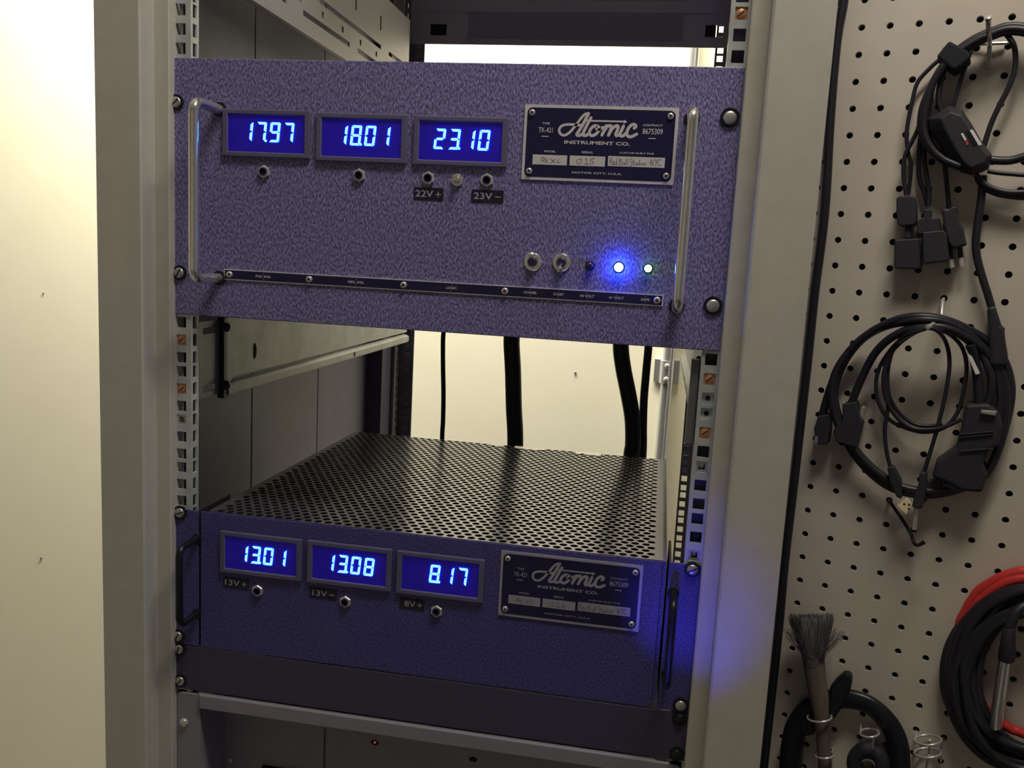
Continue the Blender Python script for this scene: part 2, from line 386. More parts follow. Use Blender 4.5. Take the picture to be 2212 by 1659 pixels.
def jack(root, x, z, rr=5.6, m='nickel'):
    o = MB().lathe([(rr, 0), (rr, 2.0), (rr*.93, 2.4), (3.6, 2.5), (3.6, 1.0)], (x, 0, z), (0, -1, 0), 6, math.pi/2).build('test_jack', m, root)
    MB().lathe([(3.5, 1.4), (3.5, 3.4), (2.6, 3.5), (2.5, 1.6)], (x, 0, z), (0, -1, 0), 18).build('sleeve', 'ledoff', o, smooth=40)
    MB().lathe([(2.6, 1.5), (2.6, 1.7), (.001, 1.7)], (x, 0, z), (0, -1, 0), 14).build('socket_bore', 'darkhole', o)
    return o
def toggle(root, x, z, r, up, ln, name='toggle_switch'):
    o = MB().lathe([(r, 0), (r, 1.0), (r*.95, 1.4), (r*.8, 1.5), (r*.8, 2.4), (r*.74, 2.6), (r*.6, 2.6), (r*.55, 1.2), (.001, 1.2)], (x, 0, z), (0, -1, 0), 22).build(name, 'chrome', root, smooth=40)
    MB().lathe([(r*.5, 1.0), (r*.5, 4.0), (r*.42, 5.0), (.001, 5.0)], (x, 0, z), (0, -1, 0), 16).build('bushing', 'ledoff' if r > 6 else 'nickel', o, smooth=40)
    d = np.array((0, -1, up)); d = d/np.linalg.norm(d)
    MB().lathe([(1.3, 3.5), (1.5, ln*.6), (2.3, ln*.85), (2.3, ln*.97), (1.6, ln), (.001, ln)], (x, 0, z), d, 14).build('lever', 'chrome', o, smooth=45)
    return o
def tape(root, p0, p1, body, tx, sh=0.):
    a = at(*p0, 0); b = at(*p1, 0); x0, x1, z0, z1 = a[0], b[0], (a[2]+b[2])/2-5.2, (a[2]+b[2])/2+5.2
    o = MB().box(x0, x1, -.5, .3, z0, z1).build('tape_label', 'labelblack', root, bevel=.15)
    w = x1-x0; t = MB()
    num, sg = body.split()
    text(t, num, x0+w*tx, z0+2.6, x0+w*.66, z1-2.4, -.5, .01)
    cx = x0+w*.83; cz = (z0+z1)/2-.2
    t.box(cx-2.3, cx+2.3, -.75, -.5, cz-.35, cz+.35)
    if sg == '+': t.box(cx-.35, cx+.35, -.78, -.5, cz-2.3, cz+2.3)
    t.build('lettering', 'labelwhite', o); return o
ZP = zc(6.144, 1120, 220)
PX0, PX1, PZ0, PZ1 = 71.1, 193.0, 441.2, 500.0
def pl(x, y):
    q = at(*ZP(x, y), -3.0); return np.array((q[0], q[2]))
LOGO = [[(928, 152), (885, 158), (835, 205), (770, 290), (705, 372), (645, 425), (595, 440), (552, 418), (537, 370), (560, 325), (615, 300), (700, 296), (790, 305), (838, 306)],
        [(928, 152), (895, 215), (850, 300), (805, 375), (772, 425), (790, 442), (835, 432), (862, 405)],
        [(960, 208), (928, 265), (888, 345), (858, 408), (862, 440), (900, 440), (935, 412)],
        [(1062, 330), (1020, 312), (975, 335), (942, 385), (945, 430), (985, 444), (1035, 415), (1072, 360), (1062, 330), (1035, 345), (1060, 362), (1120, 335)],
        [(1165, 312), (1138, 370), (1105, 438)], [(1112, 420), (1160, 345), (1205, 312), (1232, 325), (1218, 380), (1192, 440)],
        [(1198, 422), (1250, 345), (1298, 314), (1322, 328), (1308, 380), (1290, 425), (1305, 446), (1338, 428)],
        [(1392, 318), (1365, 380), (1345, 425), (1362, 450), (1398, 440), (1440, 395)],
        [(1535, 345), (1558, 325), (1545, 300), (1505, 300), (1460, 345), (1437, 405), (1452, 452), (1500, 458), (1568, 425)]]
HAND = {'m': [[(342, 742), (312, 736), (296, 760), (315, 783), (340, 758), (342, 742), (336, 806)], [(367, 745), (362, 803)], [(388, 765), (364, 785), (388, 806)],
              [(425, 752), (478, 806)], [(492, 750), (430, 808)], [(535, 755), (503, 803), (548, 800)]],
        's15': [[(820, 755), (785, 762), (770, 800), (797, 822), (830, 795), (838, 765), (820, 755)], [(880, 765), (905, 752), (902, 820)], [(872, 823), (928, 822)], [(1012, 752), (958, 755), (953, 782), (985, 785), (992, 808), (965, 823), (942, 815)]],
        's16': [[(820, 755), (785, 762), (770, 800), (797, 822), (830, 795), (838, 765), (820, 755)], [(880, 765), (905, 752), (902, 820)], [(872, 823), (928, 822)], [(1000, 752), (965, 775), (950, 810), (975, 825), (998, 808), (985, 790), (955, 802)]],
        'c': [[(1217, 742), (1206, 832)], [(1212, 742), (1240, 748), (1240, 772), (1212, 790)], [(1218, 788), (1246, 832)], [(1252, 805), (1272, 800), (1262, 784), (1251, 805), (1258, 830), (1276, 824)],
              [(1302, 800), (1284, 808), (1286, 832), (1302, 822)], [(1306, 746), (1304, 834)], [(1341, 752), (1338, 834)], [(1341, 752), (1366, 762), (1343, 786)], [(1343, 786), (1372, 802), (1366, 830), (1338, 834)],
              [(1387, 798), (1386, 828), (1404, 830), (1410, 800)], [(1410, 800), (1412, 834)], [(1430, 752), (1427, 834)], [(1448, 754), (1445, 834)],
              [(1502, 752), (1482, 757), (1482, 785), (1506, 806), (1500, 838), (1474, 848)], [(1527, 762), (1523, 840)], [(1512, 790), (1540, 792)], [(1548, 804), (1547, 832), (1565, 832), (1568, 806)], [(1568, 806), (1571, 838)],
              [(1602, 808), (1584, 814), (1586, 836), (1602, 828)], [(1606, 768), (1604, 840)], [(1624, 808), (1622, 838)], [(1648, 810), (1636, 824), (1648, 838), (1660, 824), (1648, 810)], [(1692, 806), (1674, 813), (1690, 826), (1670, 840)], [(1726, 806), (1732, 807)],
              [(1750, 846), (1757, 762)], [(1757, 762), (1780, 846)], [(1780, 846), (1797, 762)], [(1812, 756), (1826, 797)], [(1848, 756), (1816, 850)], [(1897, 766), (1872, 765), (1852, 802), (1862, 846), (1893, 838)]]}
def nameplate(root, dx, dz, serial, silver):
    """maker's plate; the design is laid out once, then shifted to its panel"""
    o = MB().prism(rrect(PX0+dx, PX1+dx, PZ0+dz, PZ1+dz, .6), XZ, -1.2, .2).build('nameplate', silver, root)
    MB().prism(rrect(PX0+2.3+dx, PX1-2.3+dx, PZ0+2.3+dz, PZ1-2.3+dz, 4.2), XZ, -1.4, -1.1).build('plate_field', 'plate', o)
    sh = lambda p: (p[0]+dx, p[1]+dz)
    lg = MB()
    for i, s in enumerate(LOGO): stroke(lg, [sh(pl(*p)) for p in s], 2.4 if i else 2.0, -1.52-.004*i)
    a, b = sh(pl(905, 246)), sh(pl(1400, 258)); stroke(lg, [a, b], 1.35, -1.57)
    t = [sh(pl(*p)) for p in ((1395, 228), (1443, 262), (1390, 292), (1405, 260))]; lg.add([(q[0], -1.575, q[1]) for q in t], [(0, 1, 3), (3, 1, 2)])
    lg.build('script_logo', silver, o, merge=False)
    tx = MB()
    for body, q, bd in (('TYPE', (312, 266, 412, 300), .02), ('TK-421', (265, 332, 450, 405), .01), ('CONTRACT', (1655, 290, 1912, 326), .02), ('8675309', (1650, 348, 1912, 432), .012),
                        ('INSTRUMENT CO.', (605, 506, 1478, 580), .03), ('MODEL', (338, 638, 492, 670), .02), ('SERIAL', (838, 650, 990, 684), .02),
                        ('CUSTOM BUILT FOR', (1338, 660, 1800, 698), .02), ('MOTOR CITY, U.S.A.', (707, 920, 1372, 976), .02)):
        p0 = pl(q[0], q[1]); p1 = pl(q[2], q[3])
        text(tx, body, p0[0]+dx, p1[1]+dz, p1[0]+dx, p0[1]+dz, -1.4, bd, .15)
    for q in ((303, 446, 398, 462), (1725, 474, 1820, 492)):
        p0 = pl(q[0], q[1]); p1 = pl(q[2], q[3]); zc_ = (p0[1]+p1[1])/2+dz; tx.box(p0[0]+dx, p1[0]+dx, -1.6, -1.4, zc_-.35, zc_+.35)
    tx.build('lettering', silver, o, merge=False)
    for q, hk in (((187, 700, 638, 836), 'm'), ((680, 712, 1143, 854), serial), ((1190, 724, 1937, 866), 'c')):
        p0 = pl(q[0], q[1]); p1 = pl(q[2], q[3]); zc_ = (p0[1]+p1[1])/2+dz
        hw = MB().box(p0[0]+dx, p1[0]+dx, -1.6, -1.3, zc_-3.9, zc_+3.9).build('writing_field', silver, o)
        w = MB()
        for s in HAND[hk]: stroke(w, [sh(pl(*p)) for p in s], .42, -1.68, 4)
        w.build('handwriting', 'ink', o, merge=False)
    for sx in (PX0+6.2, PX1-6.2):
        for sz in (PZ0+6.6, PZ1-6.4): screw_head((sx+dx, -1.3, sz+dz), 2.5, 1.9, o, 'nickel', 'screw', 'hex')
    return o
def bow_handle(root, x, za, zb, d, r, m, name='handle'):
    k = 9 if d > 30 else 8
    P = [(x, 2, za), (x, -d+k, za)]+[(x, -d+k-k*math.sin(a), za-(k-k*math.cos(a))) for a in [math.pi/2*i/6 for i in range(1, 7)]]
    Q = [(x, 2, zb), (x, -d+k, zb)]+[(x, -d+k-k*math.sin(a), zb+(k-k*math.cos(a))) for a in [math.pi/2*i/6 for i in range(1, 7)]]
    o = MB().tube(P+Q[::-1], r, 14).build(name, m, root, smooth=60)
    for z in (za, zb): MB().lathe([(r*1.45, 0), (r*1.45, 1), (r*1.1, 1.4), (r*.9, 1.4)], (x, 0, z), (0, -1, 0), 18).build('handle_foot', 'black', o, smooth=40)
    return o

# ================================================================= UPPER UNIT, 5U
up = thing('power_supply_unit', (0, 0, 311.6), 'taller upper dark hammertone power unit reading 17.97, with chrome bow handles', 'power supply', 'rack power units')
MB().box(-239.3, 240.0, 0, 3.0-1.05, 312.1, 531.6).build('front_panel', 'hammer', up, bevel=.7)
MB().box(-208, 212, 2, 430, 318, 526).build('chassis', 'inside', up, bevel=1)
for hx, lst in ((-193.5, (347.4, 491.5)), (203.2, (347.4, 494.0))):
    bow_handle(up, hx, lst[1]-2, lst[0]-1, 42, 4.3, 'chrome')
for p, rr, ang in (((379.3, 220.2), 4.6, 40), ((386, 589.4), 4.6, 60), ((1577, 254), 5.2, 0), ((1540.3, 660.8), 5.2, 0)):
    q = at(*p, -2); screw_head((q[0], -.6, q[2]), rr, 2.6, up, 'steel', 'rack_screw', p[0] < 1000, True, washer=True, ang=ang)
for (cx, cz, s, pr_, pb) in ((-150.1, 470.5, '1797', (633.7, 309), 0), (-65.6, 469.4, '1801', (841.3, 317), 0), (19.0, 469.2, '2310', (1056.5, 326), 0)):
    q = at(*pr_, -2.5); meter(up, cx, cz, s, q[0], q[2]+.2)
for p in ((569, 371), (775, 378.5), (924.5, 384.5), (1051.5, 389)):
    q = at(*p, -2); jack(up, q[0], q[2])
q = at(987, 388, -2); toggle(up, q[0], q[2], 5.2, .05, 9)
q = at(1150.5, 566, -2); toggle(up, q[0], q[2], 7.3, .45, 15)
q = at(1212.5, 567, -2); toggle(up, q[0], q[2], 7.3, -.45, 15)
for p, r, m, nm in (((1274, 573.5), 3.0, 'ledoff', 'indicator_lamp'), ((1336.5, 577.5), 3.6, 'ledblue', 'indicator_lamp'), ((1400, 580), 3.0, 'ledgreen', 'indicator_lamp')):
    q = at(*p, -3)
    o = MB().lathe([(r+.9, 0), (r+.9, .8), (r+.4, 1.1), (r, 1.1)], (q[0], 0, q[2]), (0, -1, 0), 20).build(nm, 'black', up, smooth=40)
    l = MB().lathe([(r, .8), (r, 3), (r*.92, 4.2), (r*.7, 5.3), (r*.38, 5.9), (.001, 6.1)], (q[0], 0, q[2]), (0, -1, 0), 20).build('lens', m, o, smooth=60)
nameplate(up, 0, 0, 's15', 'silver')
tape(up, (894.7, 404), (957.4, 434), '22V +', .06)
tape(up, (1019, 409), (1087, 439.5), '23V –', .08)
# legend strip with its lettering
st = MB().box(-188.3, 192.2, -1.1, .2, 345.4, 354.6).build('legend_strip', 'silver', up)
MB().box(-187.6, 191.2, -1.3, -1.0, 346.2, 353.8).build('strip_field', 'plate', st)
ZS = zc(2.212, 460, 570); tx = MB()
for body, cx, cy, w in (('POS. RAIL', 241, 62, 14.2), ('NEG. RAIL', 684, 88, 14.4), ('LOGIC', 1140, 116, 9), ('POWER', 1517, 136, 10.6), ('START', 1652, 144, 8.6), ('HI VOLT', 1789, 152, 11.6), ('4× VOLT', 1927, 161, 12), ('SAFE', 2066, 169, 7)):
    q = at(*ZS(cx, cy), -1.3); text(tx, body, q[0]-w/2, 350-1.05, q[0]+w/2, 350+1.05, -1.3, .02, .12)
    for s in (-1, 1): tx.box(q[0]-.22, q[0]+.22, -1.42, -1.3, 350+s*2.0-.7*(s < 0), 350+s*2.0+.7*(s > 0))
tx.build('lettering', 'silver', st, merge=False)
for zx, zy in ((77, 52), (458, 75), (910, 101), (1394, 128), (2122, 172)):
    q = at(*ZS(zx, zy), -2.5); screw_head((q[0], -1.2, 350), 2.9, 2.1, st, 'nickel', 'screw', 'hex')

# ================================================================= LOWER UNIT, 3U
lo = thing('power_supply_unit', (0, 0, 0), 'shorter lower power unit reading 13.01, with perforated lid and black handles', 'power supply', 'rack power units')
MB().box(-211.0, 209.0, 0, 3.0-1.05, .6, 132.2).build('front_panel', 'hammer_veiled', lo, bevel=.8)
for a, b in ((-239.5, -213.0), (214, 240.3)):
    MB().box(a, b, 0, 3-1.05, .4, 132.2).build('rack_ear', 'hammer_veiled', lo, bevel=.6)
    MB().box(b-2 if a < 0 else a, b if a < 0 else a+2, 2, 60, .6, 132.0).build('ear_flange', 'inside', lo)
bow_handle(lo, -214.5, 105.5, 33, 30, 3.3, 'black')
bow_handle(lo, 219.5, 106, 33, 26, 3.3, 'black')
for p, slot, ang in (((387.2, 1108.2), True, 20), ((383.3, 1375), True, 60), ((1495.7, 1231.4), True, 30), ((1470.2, 1525.3), False, 0)):
    q = at(*p, -2); screw_head((q[0], -.6, q[2]), 4.6, 2.6, lo, 'steel', 'rack_screw', slot, True, washer=True, ang=ang)
for (cx, cz, s, pr_) in ((-150.6, 97.0, '1301', (617, 1226)), (-66.1, 97.4, '1308', (807.0, 1246)), (17.7, 97.2, ' 817', (1008.3, 1268))):
    q = at(*pr_, -2.5); meter(lo, cx, cz, s, q[0], q[2]+.2)
for p in ((555.5, 1276.5), (745, 1300.5), (942.5, 1321)):
    q = at(*p, -2); jack(lo, q[0], q[2])
tape(lo, (483, 1245.5), (537, 1273), '13V +', .07)
tape(lo, (669, 1268), (727, 1296), '13V –', .12)
tape(lo, (864, 1291), (915.5, 1318), '8V +', .2)
nameplate(lo, 0, -373.0, 's16', 'silver2')
# perforated lid: staggered round holes
LX0, LX1, LY0, LY1, LZ = -207.0, 209.0, 6.0, 396.0, 131.0
def perforated(x0, x1, y0, y1, z, th, p, r):
    m = MB(); rp = p*.866; ny = int((y1-y0)//rp); oy = y0+((y1-y0)-ny*rp)/2; nx = int((x1-x0)//p)-1; S = 12
    circ = [(r*math.cos(2*math.pi*k/S+math.pi/S), r*math.sin(2*math.pi*k/S+math.pi/S)) for k in range(S)]
    sq = []
    for cx, cy in circ:
        k = min(p/2/abs(cx) if abs(cx) > 1e-9 else 1e9, rp/2/abs(cy) if abs(cy) > 1e-9 else 1e9); sq.append([cx*k, cy*k])
    # snap the nearest perimeter point to each corner
    for sx in (-1, 1):
        for sy in (-1, 1):
            i = min(range(S), key=lambda k: (sq[k][0]-sx*p/2)**2+(sq[k][1]-sy*rp/2)**2); sq[i] = [sx*p/2, sy*rp/2]
    for j in range(ny):
        cy = oy+(j+.5)*rp; xs = x0+((x1-x0)-(nx+.5)*p)/2+(p/2 if j % 2 else 0)
        for i in range(nx):
            cx = xs+(i+.5)*p
            vs = [(cx+a, cy+b, z) for a, b in sq]+[(cx+a, cy+b, z) for a, b in circ]+[(cx+a, cy+b, z-th) for a, b in circ]
            m.add(vs, [(k, (k+1) % S, S+(k+1) % S, S+k) for k in range(S)]+[(S+k, S+(k+1) % S, 2*S+(k+1) % S, 2*S+k) for k in range(S)])
        xa, xb = xs, xs+nx*p
        m.add([(x0, cy-rp/2, z), (xa, cy-rp/2, z), (xa, cy+rp/2, z), (x0, cy+rp/2, z)], [(0, 1, 2, 3)])
        m.add([(xb, cy-rp/2, z), (x1, cy-rp/2, z), (x1, cy+rp/2, z), (xb, cy+rp/2, z)], [(0, 1, 2, 3)])
    for a, b in ((y0, oy), (oy+ny*rp, y1)): m.add([(x0, a, z), (x1, a, z), (x1, b, z), (x0, b, z)], [(0, 1, 2, 3)])
    return m
perforated(LX0, LX1, LY0, LY1, LZ, 1.0, 9.525, 3.55).build('perforated_lid', 'lid', lo, merge=False)
ch = MB().box(LX0, LX1, 2, 396, 4, 6).box(LX0, LX0+1.5, 2, 396, 4, 130.5).box(LX1-1.5, LX1, 2, 396, 4, 130.5).box(LX0, LX1, 394.5, 396, 4, 130.5).box(LX0, LX1, 2, 3.5, 4, 130.5)
ch.build('chassis', 'inside', lo)
MB().box(LX1, LX1+3.2, 2, 396, 6, 132.0).build('side_flange', 'hammer_veiled', lo, bevel=.4)
# torn tape along the rear edge of the lid
random.seed(3)
for px0, px1 in ((1060, 1090), (1112, 1178), (1245, 1300)):
    a = at(px0, 962, 392)[0]; b = at(px1, 962, 392)[0]; n = 7
    pts = [(a+(b-a)*k/n, 396.5) for k in range(n+1)]+[(b-(b-a)*k/n, 388-random.random()*9) for k in range(n+1)]
    MB().prism(pts, XY, LZ+.2, LZ+.5).build('torn_tape', 'silver', lo)

# ================================================================= BLANKS AND THE UNIT BELOW
bl = thing('blanking_panel', (0, 0, -44.4), 'plain dark grey satin blanking panel under the lower power unit', 'panel')
MB().box(-239.6, 240.3, 0, 1.95, -44.2, -.4).build('panel', 'satin', bl, bevel=.5)
for p, slot, ang in (((385.6, 1403.4), True, 70), ((388.2, 1471.8), True, 50), ((1468.6, 1554), False, 0), ((1462, 1630.5), False, 0)):
    q = at(*p, -2); screw_head((q[0], -.6, q[2]), 4.4, 2.6, bl, 'steel' if p[0] < 1000 else 'black', 'rack_screw', slot, True, washer=True, ang=ang)
dr = thing('rack_drawer_unit', (0, 0, -230), 'beige metal rack unit with recessed front at bottom of rack', 'rack unit')
d = MB().prism([(-235.3, -230), (-235.3, -50.5), (-233, -47.8), (-214, -47.8), (-213.5, -46), (216, -46), (217, -48.5), (236, -49), (238, -52), (238, -230), (228, -230), (228, -60.5), (-211, -60.5), (-211, -230)], XZ, 0, 1.9)
d.build('face_frame', 'drawer', dr, bevel=.8)
MB().box(-211, 228, -3, 0, -60.5, -46.3).build('top_lip', 'drawer', dr, bevel=1.2)
RYB = 48
MB().box(-212.5, -211, 2, RYB, -230, -60).box(228, 229.5, 2, RYB, -230, -60).box(-212, 229, 2, RYB, -60.5, -59).build('recess_surround', 'drawer', dr)
sx = at(702, 1600, RYB)[0]
MB().box(-212, sx-1.2, RYB, RYB+2, -230, -60).box(sx+1.2, 229, RYB, RYB+2, -230, -60).box(-212, 229, RYB+2, RYB+4, -230, -60).build('inner_panel', 'drawer', dr, bevel=.4)
q = at(396, 1562, -2); screw_head((q[0], 0, q[2]), 4.2, 3.2, dr, 'nickel', 'rack_screw', False)
q = at(497, 1642, RYB); screw_head((q[0], RYB, q[2]), 2.6, 1.6, dr, 'nickel', 'screw', False)
for p, m in (((810, 1604), 'darkhole'), ((1022, 1640), 'darkhole')):
    q = at(*p, RYB); o = MB().prism([(q[0]+4*math.cos(a), q[2]+2.6*math.sin(a)) for a in [math.pi*k/8 for k in range(16)]], XZ, RYB-.4, RYB+.3).build('slot', m, dr)
    if p[0] < 900: MB().lathe([(1.3, 0), (1.0, .7), (.001, .9)], (q[0], RYB-.4, q[2]+.4), (0, -1, 0), 10).build('pilot_lamp', mat('dim red pilot lamp', (.5, .06, .05), .4, emit=(1, .1, .08), estr=.35), o)
q = at(600, 1656, RYB); MB().box(q[0]-16, q[0]+26, RYB-4, RYB, q[2]-10, q[2]).build('pull', 'black', dr, bevel=1)
MB().box(-205, 222, RYB+4, 380, -225, -66).build('body', 'side', dr)

# ================================================================= HARDWARE INSIDE THE RACK
def slide(side):
    sm = 'slide' if side < 0 else 'zinc_shaded'
    s = thing('drawer_slide', (0, 40, 266), 'wide galvanised drawer slide on left inside of rack, under the upper unit' if side < 0 else 'narrow visible end of galvanised drawer slide behind right front rail', 'slide', 'drawer slides')
    X = (lambda x: x) if side < 0 else (lambda x: 2.4*2-x)
    fx = lambda a, b, d: (X(d), a, b)
    m = MB().grid(22, 92, 230.5, 303, [(36, 62, 291, 297), (36, 62, 236, 242)], fx, -231, -229)
    m.build('mounting_bracket', sm, s)
    MB().box(*sorted((X(-231), X(-224))), 66, 74, 226, 306).build('end_stop', 'black', s, bevel=1)
    for z in (296, 239): screw_head((X(-224), 70, z), 4.5, 4, s, 'black', 'bolt', 'hex', ax=(1 if side < 0 else -1, 0, 0))
    hole = []
    MB().grid(76, 700, 243, 310, hole, fx, -231.5, -229.5).build('outer_channel', sm, s, bevel=.3)
    qh = atx(549, 758, -229.4)
    MB().prism([(qh[1]+5.5*math.cos(a)*(1 if math.cos(a) > 0 else .35), qh[2]+8.5*math.sin(a)) for a in [math.pi*k/12 for k in range(24)]], fx, -229.6, -229.2).build('keyhole', 'darkhole', s)
    MB().box(*sorted((X(-230), X(-228.2))), 76, 235, 292.5, 309).build('upper_runner', sm, s, bevel=1)
    lip = [(-231.5, 241), (-226, 239), (-222.5, 237), (-222.5, 229.5), (-224, 227.5), (-231.5, 227)]
    lp = MB().prism(lip, lambda a, b, d: (X(a), d, b), 74, 690).build('lower_runner', sm, s, bevel=.5)
    q = atx(766, 765, -222.4)
    MB().lathe([(3.2, 0), (3.2, .3), (.001, .3)], (X(-222.5), q[1], q[2]), (1 if side < 0 else -1, 0, 0), 12).build('runner_hole', 'darkhole', lp)
    MB().grid(700, 752, 258, 283, [(722, 740, 268, 274)], fx, -231.5, -229.5).build('rear_bracket', sm, s)
    if side > 0: MB().box(219, 226, 8, 20, 232, 303).build('bracket_edge', 'zinc_shaded', s, bevel=1)
slide(-1); slide(1)
# slotted side bracket, top left
sb = thing('slotted_bracket', (-230, 330, 616), 'pale slotted steel side bracket high on left inside of rack', 'bracket')
sl = []
q0, q1 = atx(655, 30, -230), atx(755, 98, -230)
for y0, y1, z0, z1 in ((q0[1], q1[1], 634, 640), (120, 210, 634, 640), (430, 520, 634, 640), (300, 524, 660, 666), (560, 640, 660, 666), (100, 250, 660, 666)): sl.append((y0, y1, z0, z1))
for y in (180, 245, 310, 375, 440, 505, 570, 630): sl.append((y-3, y+3, 646, 653))
for y in (420, 520): sl.append((y-2.5, y+2.5, 685, 705))
MB().grid(60, 660, 616, 735, sl, lambda a, b, d: (d, a, b), -232, -230).build('bracket_plate', 'bracketm', sb)
MB().prism([(-232, 616), (-232, 612.5), (-229, 611.5), (-226, 613.5), (-226, 616.5), (-228, 616.5), (-230, 617)], lambda a, b, d: (a, d, b), 60, 660).build('rolled_edge', 'bracketm', sb, smooth=40)
# rear blanking panel, top back
rb = thing('rear_panel', (0, 752, 722), 'dark sheet panel with slots across top rear of rack', 'panel')
qa, qb = at(947, 64, 748), at(1543, 67, 748)
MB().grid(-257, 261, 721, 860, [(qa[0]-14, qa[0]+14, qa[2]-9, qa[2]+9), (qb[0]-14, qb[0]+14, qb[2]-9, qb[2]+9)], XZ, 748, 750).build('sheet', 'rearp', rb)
q2 = at(1010, 82, 746)
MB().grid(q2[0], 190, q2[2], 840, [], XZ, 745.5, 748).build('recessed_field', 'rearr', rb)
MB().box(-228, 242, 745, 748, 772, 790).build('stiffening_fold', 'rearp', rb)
MB().box(-229, 242, 750.5, 752, 722, 859).build('dark_backing', 'blackmatte', rb)

# ================================================================= CABLES BEHIND, CONDUIT
def hang(name, pts, r, label, cat, Y=470, flat=None, group=None):
    P = [at(x, y, Y) for x, y in pts]
    P = [P[0]+np.array((0, -30, 60)), P[0]+np.array((0, 0, 25))]+P+[P[-1]+np.array((0, 10, -100)), P[-1]+np.array((0, 10, -600))]
    return tag(MB().tube(smoothpath(P, 6), r, 12, flat=flat).build(name, 'rubber', None, smooth=70), label, cat, group)
G = 'black cables hanging behind the power units'
hang('power_cable', [(957, 735), (957, 790), (958, 850), (957, 910), (955, 950)], 3.3, 'thinnest black cable hanging at left of the gap between units', 'cable', 455, group=G)
hang('power_cable', [(1105, 740), (1108, 800), (1110, 880), (1113, 960)], 11.5, 'thick straight black cable hanging alone in middle of gap between units', 'cable', 470, group=G)
hang('power_cable', [(1341, 752), (1347, 800), (1357, 850), (1366, 905), (1367, 960), (1363, 990)], 11.0, 'thick bent black cable hanging at right of gap between units', 'cable', 475, .9, group=G)
hang('power_cable', [(1400, 757), (1396, 800), (1391, 860), (1389, 920), (1388, 985)], 5.6, 'medium black cable hanging behind right of thick bent cable', 'cable', 500, group=G)
q0 = at(1446, 760, 980); q1 = at(1426, 985, 980)
cd = thing('conduit_pipe', (q0[0], 985, -1050), 'galvanised conduit pipe strapped upright to cream back wall', 'pipe')
XC = (q0[0]+q1[0])/2
MB().tube([(q0[0]+2, 986, 1440), (q0[0], 986, 300), (q1[0], 986, -100), (q1[0]-4, 986, -1045)], 11.5, 18).build('pipe', 'conduit', cd, smooth=60)
qs = at(1440, 805, 972)
stp = MB().prism([(-24, 999), (-24, 996), (-13, 995)]+[(13.5*math.cos(a), 986-13.5*math.sin(a)) for a in [math.pi*k/10 for k in range(10, -1, -1)]][::-1][::-1]+[(13, 995), (24, 996), (24, 999)], lambda a, b, d: (qs[0]+a, b, d), qs[2]-22, qs[2]+22)
so = stp.build('pipe_strap', 'conduit', cd, smooth=40)
for dz in (-13, 13): screw_head((qs[0], 972.5, qs[2]+dz), 5, 3.5, so, 'nickel', 'screw', False)

# ================================================================= PEGBOARD
pb = thing('pegboard', tuple(board(120, -380, -8)), 'beige perforated pegboard on wall right of rack', 'pegboard')
m = MB(); S = 16; p = 25.4; r = 3.15
circ = [(r*math.cos(2*math.pi*k/S), r*math.sin(2*math.pi*k/S)) for k in range(S)]
sq = []
for cx, cy in circ:
    k = p/2/max(abs(cx), abs(cy)); sq.append((cx*k, cy*k))
U0, U1, V0, V1 = -2, 11, -34, 3
for c in range(U0, U1+1):
    for rw in range(V0, V1+1):
        u, v = c*p, rw*p
        vs = [board(u+a, v+b, 0) for a, b in sq]+[board(u+a, v+b, 0) for a, b in circ]+[board(u+a, v+b, -5) for a, b in circ]
        m.add(vs, [(k, (k+1) % S, S+(k+1) % S, S+k) for k in range(S)]+[(S+k, S+(k+1) % S, 2*S+(k+1) % S, 2*S+k) for k in range(S)])
ua, ub, va, vb = (U0-.5)*p, (U1+.5)*p, (V0-.5)*p, (V1+.5)*p
ua2 = ua+8
E4 = [(ua, va), (ub, va), (ub, vb), (ua, vb)]
m.add([board(*e, 0) for e in E4]+[board(*e, -5) for e in E4], [(0, 1, 5, 4), (1, 2, 6, 5), (2, 3, 7, 6), (3, 0, 4, 7)])
m.build('perforated_sheet', 'peg', pb, merge=False)
MB().add([board(*e, -8) for e in E4]+[board(*e, -14) for e in E4], [(0, 1, 2, 3), (7, 6, 5, 4), (0, 1, 5, 4), (1, 2, 6, 5), (2, 3, 7, 6), (3, 0, 4, 7)]).build('dark_backing', 'darkhole', pb)  # dark sheet added for the shade behind the holes

def bpath(Zf, pts, n, sub=6):
    return smoothpath([pg(*Zf(a[0], a[1]), a[2] if len(a) > 2 else n) for a in pts], sub)
def bprism(mb, Zf, pts, n0, n1):
    """solid whose front outline (as seen) lies at height n1 over the board"""
    fr_ = [pg(*Zf(*a), n1) for a in pts]; n = len(fr_)
    bk = [q-PN*(n1-n0) for q in fr_]
    return mb.add(fr_+bk, [tuple(range(n)), tuple(range(n, 2*n))[::-1]]+[(i, (i+1) % n, n+(i+1) % n, n+i) for i in range(n)])
tag(MB().tube(smoothpath([pg(x, y, 8) for x, y in ((1824, -60), (1823, 0), (1812, 60), (1805, 116), (1797, 210), (1791, 300), (1786, 400), (1778, 495), (1761, 625), (1747, 760), (1737, 850), (1725, 958), (1710, 1090), (1695, 1220), (1683, 1355), (1667, 1504), (1650, 1659), (1640, 1740))], 4), 4.4, 12).build('power_cable', 'rubber', None, smooth=70),
    'thick black cable hanging straight down between rack and pegboard', 'cable')

